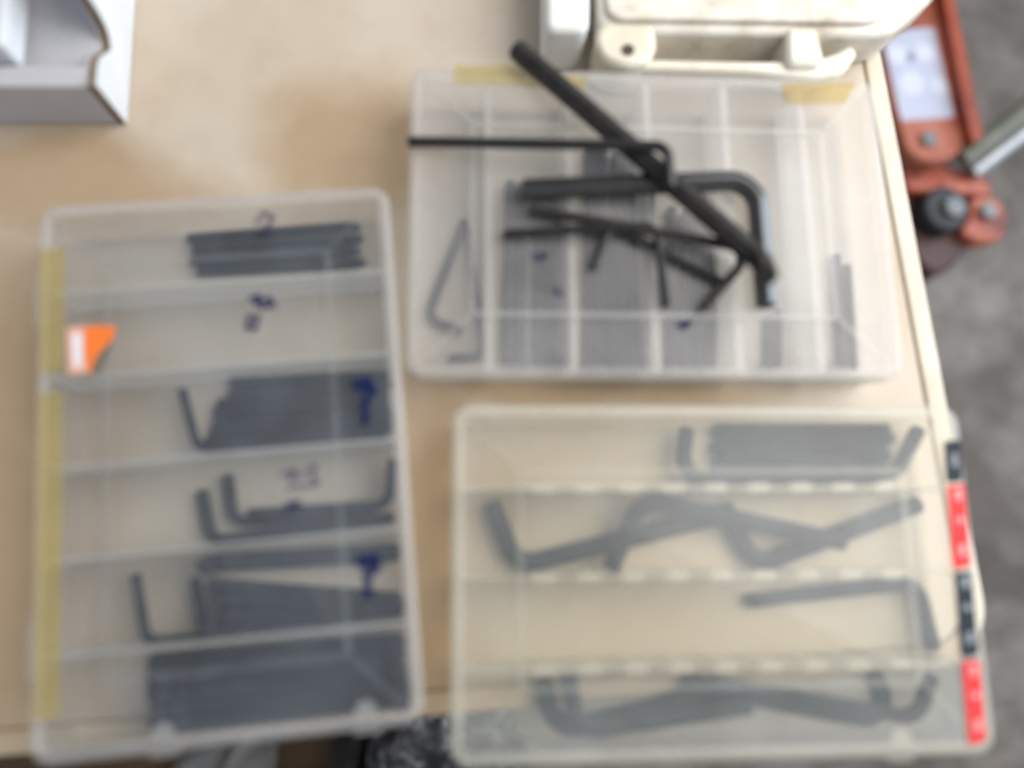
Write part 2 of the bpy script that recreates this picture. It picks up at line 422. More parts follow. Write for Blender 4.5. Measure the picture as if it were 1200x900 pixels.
def divider(root, rib, p0, p1, t=0.0016, z1=BH - 0.0036, slots=None):
    """an upright partition between two points of the tray, with optional slot bosses along it"""
    a, b = Vector(p0), Vector(p1)
    d = (b - a).normalized(); n = Vector((-d.y, d.x)) * t / 2
    bm = bmesh.new()
    lo = [a - n * 1.5, b - n * 1.5, b + n * 1.5, a + n * 1.5]; hi = [a - n, b - n, b + n, a + n]
    bv = [bm.verts.new((p.x, p.y, 0.0019)) for p in lo]; tv = [bm.verts.new((p.x, p.y, z1)) for p in hi]
    bm.faces.new(bv[::-1]); bm.faces.new(tv)
    for i in range(4): bm.faces.new((bv[i], bv[(i + 1) % 4], tv[(i + 1) % 4], tv[i]))
    o = link('divider', bm, rib, root)
    if slots:
        L = (b - a).length
        for s in slots:
            c = a + d * s
            bm = bmesh.new()
            e = d * 0.0058; m_ = Vector((-d.y, d.x)) * 0.0021
            add_prism(bm, rounded_poly([c - e - m_, c + e - m_, c + e + m_, c - e + m_], 0.002, 3), 0.0022, z1 + 0.0006)
            link('slot_boss', bm, rib, o, smooth=40)
    return o

def patch(root, name, outline, mat, z, t=0.00012, label=None):
    bm = bmesh.new()
    add_prism(bm, [p[:2] for p in outline], z, z + t)
    o = link(name, bm, mat, root)
    if label: o['label'] = label
    return o

def stroke(bm, pts, w, z, t=0.0001):
    for a, b in zip(pts, pts[1:]):
        a, b = Vector(a[:2]), Vector(b[:2])
        d = (b - a).normalized(); n = Vector((-d.y, d.x)) * w / 2
        add_prism(bm, [a - n - d * w * 0.3, b - n + d * w * 0.3, b + n + d * w * 0.3, a + n - d * w * 0.3], z, z + t)
        z += 0.00001

CASES = 'translucent plastic organiser cases'
A, lidA = organiser('tall frosted organiser case with orange sticker, standing left of the other two cases', (-0.1163, 0.0440), 0.0934, 0.1781, 0.2704, 'box_a', 'rib_a', CASES)
for k in (-2, -1, 0, 1, 2): divider(A, 'div_a', (-0.0838, k * 0.0445), (0.0838, k * 0.0445))
B, lidB = organiser('clear organiser case lying under the loose pile of black hex keys', (0.1016, 0.1714), 0.0065, 0.2623, 0.1751, 'box_b', 'rib_b', CASES)
for k in (-2, -1, 0, 1, 2): divider(B, 'div_b', (k * 0.0442, 0.0823), (k * 0.0442, -0.0823), t=0.0036)
C, lidC = organiser('yellowed organiser case with red and dark label strip overhanging the bench corner', (0.1282, -0.0154), 0.0067, 0.2648, 0.1718, 'box_c', 'rib_c', CASES)
for k in (-1, 0, 1): divider(C, 'div_c', (-0.1272, k * 0.0436), (0.1272, k * 0.0436), slots=[0.0405 + 0.0222 * i for i in range(9)])
ZL = BH + 0.00005
# moulded latch tabs on the front edges
for root, xs, rib, w, h in ((A, (-0.030, 0.062), 'rib_a', 0.1781, 0.2704), (C, (0.085,), 'rib_c', 0.2648, 0.1718)):
    for x in xs:
        bm = bmesh.new()
        add_prism(bm, rounded_poly([(x - 0.006, -h / 2 + 0.0065), (x - 0.003, -h / 2 + 0.013), (x + 0.003, -h / 2 + 0.013), (x + 0.006, -h / 2 + 0.0065)], 0.002), BH - 0.0009, BH + 0.0003)
        add_box(bm, (x - 0.006, -h / 2 - 0.0016, BH - 0.012), (x + 0.006, -h / 2 - 0.0001, BH - 0.001))
        link('latch_tab', bm, rib, root)
for root, w, h, rib, mat in ((A, 0.1781, 0.2704, 'rib_a', 'box_a'),):
    for y in (-0.085, 0.085):
        bm = bmesh.new(); add_box(bm, (-w / 2 - 0.0032, y - 0.012, BH - 0.011), (-w / 2 - 0.0001, y + 0.012, BH - 0.004)); link('hinge', bm, rib, root)

# tape, stickers and marker writing on the lids
patch(A, 'tape', [(-0.0878, 0.1113, 0.0360), (-0.0758, 0.1114, 0.0360), (-0.0758, 0.0464, 0.0360), (-0.0871, 0.0473, 0.0360)], 'tape', BH + 0.0001, label='yellowed tape along the upper left lid edge')
patch(A, 'tape', [(-0.0873, 0.0362, 0.0360), (-0.0757, 0.0369, 0.0360), (-0.0753, -0.1146, 0.0360), (-0.0865, -0.1152, 0.0360)], 'tape', BH + 0.0001, label='yellowed tape along the lower left lid edge')
patch(B, 'tape', [(-0.1070, 0.0881, 0.0360), (-0.0683, 0.0894, 0.0360), (-0.0566, 0.0753, 0.0360), (-0.0698, 0.0764, 0.0360), (-0.0825, 0.0775, 0.0360), (-0.1078, 0.0762, 0.0360)], 'tape_faint', BH + 0.0001)
patch(B, 'tape', [(-0.0470, 0.0839, 0.0360), (-0.0327, 0.0833, 0.0360), (-0.0367, 0.0738, 0.0360), (-0.0453, 0.0746, 0.0360)], 'tape_faint', BH + 0.0001)
patch(B, 'tape', [(0.0770, 0.0828, 0.0360), (0.1214, 0.0853, 0.0360), (0.1126, 0.0718, 0.0360), (0.0790, 0.0707, 0.0360)], 'tape_b', BH + 0.0001)
s = empty('sticker', (0, 0, 0)); s.parent = A
s['label'] = 'small orange and white sticker'
patch(s, 'border', [(-0.0744, 0.0690, 0.0360), (-0.0638, 0.0691, 0.0360), (-0.0624, 0.0453, 0.0360), (-0.0734, 0.0453, 0.0360)], 'st_pink', BH + 0.00008)
patch(s, 'white_field', rounded_poly([(-0.0720, 0.0657, 0.0360), (-0.0670, 0.0658, 0.0360), (-0.0665, 0.0483, 0.0360), (-0.0710, 0.0482, 0.0360)], 0.002), 'st_white', BH + 0.00025)
patch(s, 'orange_field', [(-0.0658, 0.0688, 0.0360), (-0.0506, 0.0681, 0.0360), (-0.0518, 0.0620, 0.0360), (-0.0580, 0.0554, 0.0360), (-0.0612, 0.0504, 0.0360), (-0.0624, 0.0445, 0.0360), (-0.0649, 0.0490, 0.0360)], 'st_orange', BH + 0.00028)
patch(s, 'dark_corner', [(-0.0584, 0.0550, 0.0360), (-0.0522, 0.0607, 0.0360), (-0.0543, 0.0525, 0.0360), (-0.0591, 0.0442, 0.0360), (-0.0620, 0.0444, 0.0360), (-0.0612, 0.0500, 0.0360)], 'st_dark', BH + 0.00025)

def writing(root, strokes, mat, w=0.0022, label=None):
    bm = bmesh.new(); z = BH + 0.0002
    for st in strokes:
        stroke(bm, st, w, z); z += 0.00004
    o = link('marker_writing', bm, mat, root)
    if label: o['label'] = label
writing(A, [[(0.0202, 0.1179, 0.0360), (0.0239, 0.1238, 0.0360), (0.0286, 0.1206, 0.0360), (0.0258, 0.1156, 0.0360), (0.0209, 0.1131, 0.0360), (0.0274, 0.1117, 0.0360)]], 'ink_faint', 0.0026)
writing(A, [[(0.0151, 0.0775, 0.0360), (0.0202, 0.0789, 0.0360), (0.0184, 0.0741, 0.0360), (0.0253, 0.0772, 0.0360), (0.0273, 0.0730, 0.0360), (0.0209, 0.0725, 0.0360)], [(0.0139, 0.0677, 0.0360), (0.0190, 0.0677, 0.0360), (0.0175, 0.0615, 0.0360), (0.0133, 0.0623, 0.0360), (0.0143, 0.0658, 0.0360)]], 'ink', 0.0024, 'blue marker scribble on the second compartment')
writing(A, [[(0.0654, 0.0298, 0.0360), (0.0726, 0.0301, 0.0360), (0.0749, 0.0247, 0.0360), (0.0703, 0.0198, 0.0360), (0.0697, 0.0086, 0.0360)], [(0.0673, 0.0262, 0.0360), (0.0742, 0.0274, 0.0360)]], 'ink', 0.0036)
writing(A, [[(0.0278, -0.0133, 0.0360), (0.0345, -0.0114, 0.0360), (0.0318, -0.0161, 0.0360), (0.0385, -0.0142, 0.0360)], [(0.0394, -0.0126, 0.0360), (0.0444, -0.0105, 0.0360), (0.0425, -0.0162, 0.0360), (0.0457, -0.0182, 0.0360)], [(0.0308, -0.0202, 0.0360), (0.0448, -0.0198, 0.0360)]], 'ink_faint', 0.0022)
writing(A, [[(0.0305, -0.0285, 0.0360), (0.0354, -0.0281, 0.0360)]], 'ink', 0.0036)
writing(A, [[(0.0630, -0.0576, 0.0360), (0.0708, -0.0571, 0.0360), (0.0709, -0.0624, 0.0360), (0.0662, -0.0652, 0.0360), (0.0665, -0.0748, 0.0360)], [(0.0640, -0.0605, 0.0360), (0.0698, -0.0599, 0.0360)]], 'ink', 0.0042, 'blue marker mark on the fifth compartment')
writing(B, [[(-0.0649, -0.0216, 0.0360), (-0.0581, -0.0210, 0.0360), (-0.0613, -0.0239, 0.0360)], [(-0.0530, -0.0397, 0.0360), (-0.0503, -0.0434, 0.0360)]], 'ink_faint', 0.0030)
writing(B, [[(0.0115, -0.0584, 0.0360), (0.0170, -0.0574, 0.0360), (0.0142, -0.0603, 0.0360)]], 'ink', 0.0026)

# label strip of four printed blocks along the right border of the yellowed case
strip = [((0.1230, 0.0671, 0.0360), (0.1318, 0.0676, 0.0360), (0.1306, 0.0463, 0.0360), (0.1218, 0.0454, 0.0360), 'lab_navy', 1),
         ((0.1221, 0.0441, 0.0360), (0.1314, 0.0450, 0.0360), (0.1299, 0.0034, 0.0360), (0.1204, 0.0022, 0.0360), 'lab_red', 3),
         ((0.1206, 0.0005, 0.0360), (0.1297, 0.0013, 0.0360), (0.1286, -0.0391, 0.0360), (0.1193, -0.0401, 0.0360), 'lab_navy', 3),
         ((0.1195, -0.0422, 0.0360), (0.1288, -0.0415, 0.0360), (0.1275, -0.0790, 0.0360), (0.1186, -0.0811, 0.0360), 'lab_red', 3)]
for a, b, c, d, mat, n in strip:
    o = patch(C, 'label_block', rounded_poly([a, b, c, d], 0.0012, 3), mat, BH + 0.00008, label='red printed label block' if mat == 'lab_red' else 'dark slate printed label block')
    a, b, c, d = (Vector(q[:2]) for q in (a, b, c, d))
    for i in range(n):                       # small pale lettering, running along the strip
        t0 = (i + 0.22) / n if n > 1 else 0.35
        bm = bmesh.new(); z = BH + 0.00025
        for k in range(4 if i != 1 else 2):
            t = t0 + 0.035 * k * 3 / max(n, 2) * (1.6 if n == 1 else 1)
            p, q = a.lerp(d, t), b.lerp(c, t)
            stroke(bm, [p.lerp(q, 0.42), p.lerp(q, 0.80 - 0.1 * ((i + k) % 2))], 0.0011, z); z += 0.00002
            if (k + i) % 2 == 0:
                t2 = t + 0.03
                stroke(bm, [p.lerp(q, 0.60), a.lerp(d, t2).lerp(b.lerp(c, t2), 0.60)], 0.0010, z); z += 0.00002
        link('lettering', bm, 'lab_text' if mat == 'lab_navy' else 'lab_text_red', o)

# ------------------------------------------------------------------ hex keys
def hex_key(label, pts, af, mat='steel_in', group=None, roll=0.0):
    """one bent hexagonal bar: long-arm tip, bend, short-arm tip; af = width across flats"""
    p0, p1, p2 = (Vector(p) for p in pts)
    d0, d1 = (p0 - p1), (p2 - p1)
    rb = min(af * 1.5, d1.length * 0.55, d0.length * 0.4)
    u0, u1 = d0.normalized(), d1.normalized()
    nrm = u0.cross(u1).normalized()
    ang = u0.angle(u1)
    off = min(rb / math.tan(ang / 2), d1.length * 0.75)
    rad = off * math.tan(ang / 2)
    s0, s1 = p1 + u0 * off, p1 + u1 * off
    bis = (u0 + u1).normalized(); cen = p1 + bis * (off / math.cos(ang / 2))
    path = [(p0, 0.78), (p0 - u0 * af * 0.12, 1.0), (s0, 1.0)]
    a0 = s0 - cen; sweep = math.pi - ang; N = 9
    axis = a0.cross(s1 - cen).normalized()
    for k in range(1, N):
        path.append((cen + Matrix.Rotation(sweep * k / N, 3, axis) @ a0, 1.0))
    path += [(s1, 1.0), (p2 - u1 * af * 0.12, 1.0), (p2, 0.78)]
    bm = bmesh.new(); rings = []
    R = af / math.sqrt(3)
    for i, (p, sc) in enumerate(path):
        q0, q1 = path[max(i - 1, 0)][0], path[min(i + 1, len(path) - 1)][0]
        t = (q1 - q0).normalized()
        side = t.cross(nrm).normalized()
        rings.append([bm.verts.new(p - p1 + (side * math.sin(math.pi / 3 * k + roll) + nrm * math.cos(math.pi / 3 * k + roll)) * R * sc) for k in range(6)])
    for a, b in zip(rings, rings[1:]):
        for k in range(6): bm.faces.new((a[k], a[(k + 1) % 6], b[(k + 1) % 6], b[k]))
    bm.faces.new(rings[0][::-1]); bm.faces.new(rings[-1])
    o = link('hex_key', bm, mat, smooth=28)
    o.location = p1
    b = o.modifiers.new('bevel', 'BEVEL'); b.width = af * 0.05; b.segments = 1; b.limit_method = 'ANGLE'; b.angle_limit = math.radians(40)
    return tag(o, label, 'hex key', group)

ORD = ('first', 'second', 'third', 'fourth', 'fifth', 'sixth', 'seventh')
def bundle(label, group, n, first, last, af, mat='steel_in', jitter=0.0022):
    """n alike keys laid side by side, interpolated from the first key to the last"""
    for i in range(n):
        t = i / max(n - 1, 1)
        jx = random.uniform(-1, 1) * jitter
        pts = []
        for p, q in zip(first, last):
            v = Vector(p).lerp(Vector(q), t); v.x += jx; v.y += random.uniform(-1, 1) * jitter * 0.35
            pts.append(v)
        hex_key(ORD[i] + ' ' + label if n > 1 else label, pts, af, mat, group)

# tall left case, compartment by compartment from the far end
bundle('hex key from the far side in the left case, farthest compartment', 'keys in the first compartment of the left case', 4,
       ((-0.1518, 0.1666, 0.0045), (-0.0602, 0.1756, 0.0045), (-0.0572, 0.1668, 0.0260)), ((-0.1457, 0.1469, 0.0045), (-0.0566, 0.1549, 0.0045), (-0.0538, 0.1471, 0.0260)), 0.0052)
bundle('hex key from the far side of the block in the left case, third compartment', 'keys in the third compartment of the left case', 7,
       ((-0.1249, 0.0843, 0.0045), (-0.0414, 0.0901, 0.0045), (-0.0393, 0.0854, 0.0270)), ((-0.1352, 0.0529, 0.0045), (-0.0386, 0.0602, 0.0045), (-0.0367, 0.0570, 0.0270)), 0.0052)
hex_key('black hex key with its short arm free at left in the third compartment', ((-0.0396, 0.0554, 0.0125), (-0.1359, 0.0484, 0.0125), (-0.1465, 0.0797, 0.0125)), 0.0048, group=None)
hex_key('larger bent hex key along the near side of the fourth compartment of the left case', ((-0.0345, 0.0139, 0.0055), (-0.1276, 0.0015, 0.0055), (-0.1343, 0.0277, 0.0055)), 0.0058)
hex_key('smaller hex key nested inside the bend of another, left case fourth compartment', ((-0.0443, 0.0148, 0.0055), (-0.1171, 0.0111, 0.0055), (-0.1218, 0.0358, 0.0055)), 0.0054)
hex_key('hex key with its short arm along the right wall, left case fourth compartment', ((-0.1086, 0.0148, 0.0125), (-0.0368, 0.0198, 0.0125), (-0.0354, 0.0437, 0.0125)), 0.0058)
hex_key('single hex key along the far divider of the fifth compartment of the left case', ((-0.0309, -0.0040, 0.0060), (-0.1276, -0.0096, 0.0060), (-0.1240, -0.0104, 0.0260)), 0.0085)
bundle('hex key from the far side of the block in the left case, fifth compartment', 'keys in the fifth compartment of the left case', 4,
       ((-0.0287, -0.0283, 0.0050), (-0.1245, -0.0207, 0.0050), (-0.1184, -0.0197, 0.0260)), ((-0.0279, -0.0364, 0.0050), (-0.1238, -0.0425, 0.0050), (-0.1178, -0.0404, 0.0260)), 0.0068)
hex_key('long hex key with short arm at far left, fifth compartment of the left case', ((-0.0672, -0.0409, 0.0125), (-0.1534, -0.0472, 0.0125), (-0.1616, -0.0144, 0.0125)), 0.0048)
hex_key('hex key crossing the packed keys with its short arm inside the left one, fifth compartment', ((-0.0292, -0.0315, 0.0130), (-0.1254, -0.0453, 0.0130), (-0.1325, -0.0161, 0.0130)), 0.0048)
bundle('thick hex key from the far side, lower layer of the left case, nearest compartment', 'keys in the nearest compartment of the left case', 5,
       ((-0.1551, -0.0578, 0.0055), (-0.0327, -0.0489, 0.0055), (-0.0311, -0.0465, 0.0270)), ((-0.1502, -0.0864, 0.0055), (-0.0274, -0.0749, 0.0055), (-0.0257, -0.0747, 0.0270)), 0.0078)
bundle('thick hex key from the far side, upper layer of the left case, nearest compartment', 'upper keys in the nearest compartment of the left case', 4,
       ((-0.0267, -0.0574, 0.0140), (-0.1415, -0.0655, 0.0140), (-0.1361, -0.0630, 0.0300)), ((-0.0266, -0.0748, 0.0140), (-0.1423, -0.0856, 0.0140), (-0.1367, -0.0848, 0.0300)), 0.0074)

# clear case, column by column from the left
hex_key('slanted hex key in the leftmost compartment of the clear case', ((0.0008, 0.1814, 0.0042), (-0.0198, 0.1224, 0.0042), (-0.0004, 0.1159, 0.0042)), 0.0048)
hex_key('upright hex key beside the slanted one in the leftmost compartment of the clear case', ((0.0023, 0.1763, 0.0042), (0.0125, 0.1015, 0.0042), (-0.0072, 0.1003, 0.0042)), 0.0042)
bundle('lengthwise hex key from the left in the clear case, second compartment', 'keys in the second compartment of the clear case', 5,
       ((0.0276, 0.2051, 0.0045), (0.0248, 0.0968, 0.0045), (0.0332, 0.0956, 0.0060)), ((0.0574, 0.2060, 0.0045), (0.0580, 0.0992, 0.0045), (0.0511, 0.0959, 0.0060)), 0.0056)
bundle('short hex key from the far side laid across others, clear case, second compartment', 'cross keys in the clear case', 3,
       ((0.0253, 0.1931, 0.0100), (0.0576, 0.1971, 0.0100), (0.0574, 0.1784, 0.0100)), ((0.0253, 0.1776, 0.0100), (0.0574, 0.1815, 0.0100), (0.0572, 0.1641, 0.0100)), 0.0048)
bundle('hex key from the left in the clear case, third compartment', 'keys in the third compartment of the clear case', 6,
       ((0.0749, 0.2292, 0.0045), (0.0713, 0.0975, 0.0045), (0.0681, 0.0931, 0.0240)), ((0.1102, 0.2206, 0.0045), (0.1002, 0.0979, 0.0045), (0.0956, 0.0935, 0.0240)), 0.0064)
bundle('hex key from the left in the clear case, fourth compartment', 'keys in the fourth compartment of the clear case', 5,
       ((0.1233, 0.1920, 0.0045), (0.1185, 0.0982, 0.0045), (0.1137, 0.0942, 0.0220)), ((0.1464, 0.1884, 0.0045), (0.1400, 0.0985, 0.0045), (0.1343, 0.0945, 0.0220)), 0.0056)
bundle('thin hex key from the left in the clear case, fifth compartment', 'keys in the fifth compartment of the clear case', 3,
       ((0.1725, 0.1271, 0.0036), (0.1707, 0.0991, 0.0036), (0.1666, 0.0967, 0.0140)), ((0.1828, 0.1324, 0.0036), (0.1806, 0.0992, 0.0036), (0.1762, 0.0969, 0.0140)), 0.0040)
bundle('thin hex key from the left in the clear case, rightmost compartment', 'keys in the rightmost compartment of the clear case', 2,
       ((0.2157, 0.1662, 0.0038), (0.2133, 0.0997, 0.0038), (0.2073, 0.0969, 0.0160)), ((0.2213, 0.1600, 0.0038), (0.2203, 0.0998, 0.0038), (0.2141, 0.0969, 0.0160)), 0.0046)

# yellowed case, row by row from the far side
bundle('hex key from the far side of the bundle in the yellowed case, farthest row', 'keys in the farthest row of the yellowed case', 5,
       ((0.1401, 0.0621, 0.0050), (0.2382, 0.0626, 0.0050), (0.2277, 0.0598, 0.0240)), ((0.1388, 0.0410, 0.0050), (0.2333, 0.0425, 0.0050), (0.2231, 0.0406, 0.0240)), 0.0062)
hex_key('hex key with a short arm at left in the farthest row of the yellowed case', ((0.2270, 0.0353, 0.0120), (0.1172, 0.0338, 0.0120), (0.1221, 0.0620, 0.0120)), 0.0080)
hex_key('hex key whose short arm slants into the far right corner of the yellowed case', ((0.1423, 0.0485, 0.0130), (0.2362, 0.0371, 0.0130), (0.2516, 0.0628, 0.0130)), 0.0075)
hex_key('large hex key with its bend at the far left of the second row, yellowed case', ((0.1431, 0.0161, 0.0055), (0.0294, -0.0116, 0.0055), (0.0166, 0.0221, 0.0055)), 0.0095)
hex_key('large hex key sloping down from its bend in the middle of the second row', ((0.2038, 0.0007, 0.0145), (0.0955, 0.0236, 0.0145), (0.0774, -0.0132, 0.0145)), 0.0092)
hex_key('large hex key rising to the right end of the second row, yellowed case', ((0.2519, 0.0219, 0.0060), (0.1572, -0.0118, 0.0060), (0.1413, 0.0215, 0.0060)), 0.0092)
hex_key('lone hex key in the third row of the yellowed case', ((0.1527, -0.0295, 0.0052), (0.2464, -0.0201, 0.0052), (0.2524, -0.0554, 0.0052)), 0.0072)
hex_key('large hex key bending at the left of the nearest row, yellowed case', ((0.1428, -0.0731, 0.0055), (0.0483, -0.0934, 0.0055), (0.0433, -0.0679, 0.0055)), 0.0095)
hex_key('hex key nested right of the leftmost bend in the nearest row, yellowed case', ((0.1486, -0.0800, 0.0135), (0.0594, -0.0918, 0.0135), (0.0555, -0.0651, 0.0135)), 0.0084)
hex_key('hex key with its bend at right in the nearest row, yellowed case', ((0.1159, -0.0702, 0.0060), (0.2291, -0.0922, 0.0060), (0.2171, -0.0670, 0.0060)), 0.0092)
hex_key('hex key ending at the near right corner of the yellowed case', ((0.1269, -0.0690, 0.0140), (0.2345, -0.0876, 0.0140), (0.2449, -0.0661, 0.0140)), 0.0072)

# loose pile on the lid of the clear case
PILE = 'loose hex keys piled on the clear case'
hex_key('thick long black hex key lying diagonally across the top of the pile', ((0.0266, 0.2663, 0.0425), (0.1527, 0.1421, 0.0545), (0.1454, 0.1265, 0.0780)), 0.0104, 'steel_worn', PILE)
hex_key('slim straight black hex key reaching the left edge of the clear case', ((-0.0302, 0.2102, 0.0395), (0.1051, 0.2020, 0.0590), (0.1060, 0.1796, 0.0575)), 0.0052, 'steel', PILE)
hex_key('thick hex key with rounded right-angle bend at the right of the pile', ((0.0307, 0.1840, 0.0410), (0.1577, 0.1933, 0.0410), (0.1588, 0.1217, 0.0410)), 0.0100, 'steel_bright', PILE, math.radians(4))
hex_key('thin hex key whose short arm points down in the middle of the pile', ((0.0209, 0.1597, 0.0390), (0.1010, 0.1649, 0.0430), (0.1064, 0.1215, 0.0385)), 0.0043, 'steel', PILE)
hex_key('rust-browned hex key with its short arm slanting down to the left', ((0.0354, 0.1742, 0.0385), (0.1524, 0.1513, 0.0460), (0.1251, 0.1206, 0.0395)), 0.0050, 'steel_rust', PILE)
hex_key('thin hex key lowest in the pile, short arm slanting left', ((0.1376, 0.1352, 0.0385), (0.0782, 0.1662, 0.0385), (0.0685, 0.1422, 0.0385)), 0.0042, 'steel', PILE)

# ------------------------------------------------------------------ white cardboard carton, far left corner
carton = empty('cardboard_carton', (-0.1932, 0.2363, 0.0000))
tag(carton, 'open white cardboard carton with brown cut edges in the far left corner', 'carton')
CX, CY = carton.location.x, carton.location.y
def cpart(name, bm, mat, **k): return link(name, bm, mat, carton, **k)
H2 = 0.040
def side_profile(x0, x1, prof, name, mat):
    """upright card panel: profile in (y, z), thickness along x"""
    bm = bmesh.new()
    a = [bm.verts.new((x0, y, z)) for y, z in prof]; b = [bm.verts.new((x1, y, z)) for y, z in prof]
    bm.faces.new(a); bm.faces.new(b[::-1])
    for i in range(len(prof)):
        j = (i + 1) % len(prof); bm.faces.new((a[i], a[j], b[j], b[i]))
    return cpart(name, bm, mat)
prof = [(0.0, 0.0008), (0.25, 0.0008), (0.25, 0.078), (0.050, 0.078), (0.0445, 0.075), (0.042, 0.066), (0.0412, 0.055), (0.0408, 0.044), (0.039, 0.034), (0.0355, 0.028), (0.031, 0.0255),
        (0.025, 0.031), (0.0195, 0.0365), (0.0155, 0.0390), (0.010, H2), (0.0, H2)]
side_profile(-0.0012, 0.0, prof, 'side_panel', 'card')
side_profile(-0.0052, -0.00125, [(y + 0.0006 if i in (0,) else y, z - (0.0004 if z > 0.01 else 0)) for i, (y, z) in enumerate(prof)], 'corrugated_core', 'card_edge')
side_profile(-0.0064, -0.00525, prof, 'inner_liner', 'card_grey')
bm = bmesh.new(); add_box(bm, (-0.26, 0.0, 0.0008), (-0.0066, 0.004, H2 - 0.001)); cpart('front_panel', bm, 'card_grey', bevel=0.001)  # outer face away from the light, its shade put into the grey
bm = bmesh.new(); add_box(bm, (-0.26, 0.0042, 0.0006), (-0.0066, 0.25, 0.004)); cpart('bottom_panel', bm, 'card_grey')
bm = bmesh.new()
vs = [(-0.26, 0.0, H2 - 0.001), (-0.0066, 0.0, H2 - 0.001), (-0.0066, 0.0115, H2 + 0.0005), (-0.26, 0.0115, H2 + 0.0005)]
lo = [bm.verts.new((x, y, z - 0.003)) for x, y, z in vs]; hi = [bm.verts.new((x, y, z)) for x, y, z in vs]
bm.faces.new(lo[::-1]); bm.faces.new(hi)
for i in range(4): bm.faces.new((lo[i], lo[(i + 1) % 4], hi[(i + 1) % 4], hi[i]))
cpart('front_flap', bm, 'card_grey', bevel=0.0015)
bm = bmesh.new()
vs = [(-0.26, 0.0130, H2 - 0.016), (-0.0066, 0.0130, H2 - 0.016), (-0.0066, 0.060, H2 - 0.010), (-0.26, 0.060, H2 - 0.010)]
lo = [bm.verts.new((x, y, z - 0.003)) for x, y, z in vs]; hi = [bm.verts.new((x, y, z)) for x, y, z in vs]
bm.faces.new(lo[::-1]); bm.faces.new(hi)
for i in range(4): bm.faces.new((lo[i], lo[(i + 1) % 4], hi[(i + 1) % 4], hi[i]))
cpart('inner_flap', bm, 'card_grey')
bm = bmesh.new(); rl = (-0.2340, 0.2543, 0.0550); add_box(bm, (-0.30, 0.013, 0.034), (rl[0] - CX, 0.20, 0.055))
cpart('raised_lid', bm, 'card', bevel=0.002)
carton.rotation_euler = (0, 0, 0.035)

# ------------------------------------------------------------------ grimy cream tool case with carrying handle
case = empty('tool_case', (0, 0.0022, 0))
tag(case, 'grimy cream plastic tool case with carrying handle at the far edge', 'tool case')
bm = bmesh.new()
add_prism(bm, rounded_poly([(0.0768, 0.2855, 0.0300), (0.2472, 0.2898, 0.0300), (0.2792, 0.3172, 0.0300), (0.3349, 0.4158, 0.0300), (0.0720, 0.3994, 0.0300)], 0.010, 5), 0.0008, 0.030)
link('body', bm, 'case', case, smooth=40, bevel=0.003)
bm = bmesh.new()
add_prism(bm, rounded_poly([(0.0801, 0.2905, 0.0340), (0.2395, 0.2955, 0.0340), (0.2678, 0.3216, 0.0340), (0.3272, 0.4114, 0.0340), (0.0764, 0.3958, 0.0340)], 0.010, 5), 0.0303, 0.0345)
link('lid', bm, 'case', case, smooth=40, bevel=0.0015)
bm = bmesh.new()
add_prism(bm, rounded_poly([(0.0443, 0.2772, 0.0400), (0.0682, 0.2782, 0.0400), (0.0718, 0.3665, 0.0400), (0.0450, 0.3650, 0.0400)], 0.006, 4), 0.0008, 0.040)
link('latch_block', bm, 'case_white', case, smooth=40, bevel=0.003)
# handle: left lug with a pin hole, a bar, a post back to the body and a turned-up tip
hz0, hz1 = 0.010, 0.026
bm = bmesh.new()
add_prism(bm, rounded_poly([(0.0753, 0.2888, 0.0330), (0.1078, 0.2903, 0.0330), (0.1082, 0.2730, 0.0330), (0.1020, 0.2642, 0.0330), (0.0893, 0.2615, 0.0330), (0.0768, 0.2663, 0.0330), (0.0731, 0.2758, 0.0330)], 0.012, 5), 0.0008, 0.033)
link('hinge_lug', bm, 'case_clean', case, smooth=40, bevel=0.003)
p = (0.0915, 0.2717, 0.0330)
bm = bmesh.new(); add_cyl(bm, p, 0.0036, 0.0331, 0.0337, 18); link('pin', bm, 'dark_hole', case)
bm = bmesh.new()
add_prism(bm, rounded_poly([(0.0999, 0.2718, 0.0260), (0.1752, 0.2733, 0.0260), (0.2033, 0.2751, 0.0260), (0.2165, 0.2800, 0.0260), (0.2262, 0.2860, 0.0260), (0.2299, 0.2806, 0.0260), (0.2205, 0.2670, 0.0260), (0.2039, 0.2630, 0.0260), (0.1646, 0.2658, 0.0260), (0.0997, 0.2648, 0.0260)], 0.006, 4), hz0, hz1)
link('handle_bar', bm, 'case_clean', case, smooth=40, bevel=0.003)
bm = bmesh.new()
add_prism(bm, rounded_poly([(0.1854, 0.2926, 0.0315), (0.2038, 0.2935, 0.0315), (0.2069, 0.2684, 0.0315), (0.1847, 0.2674, 0.0315)], 0.005, 3), 0.0008, 0.0315)
link('handle_post', bm, 'case_clean', case, smooth=40, bevel=0.003)

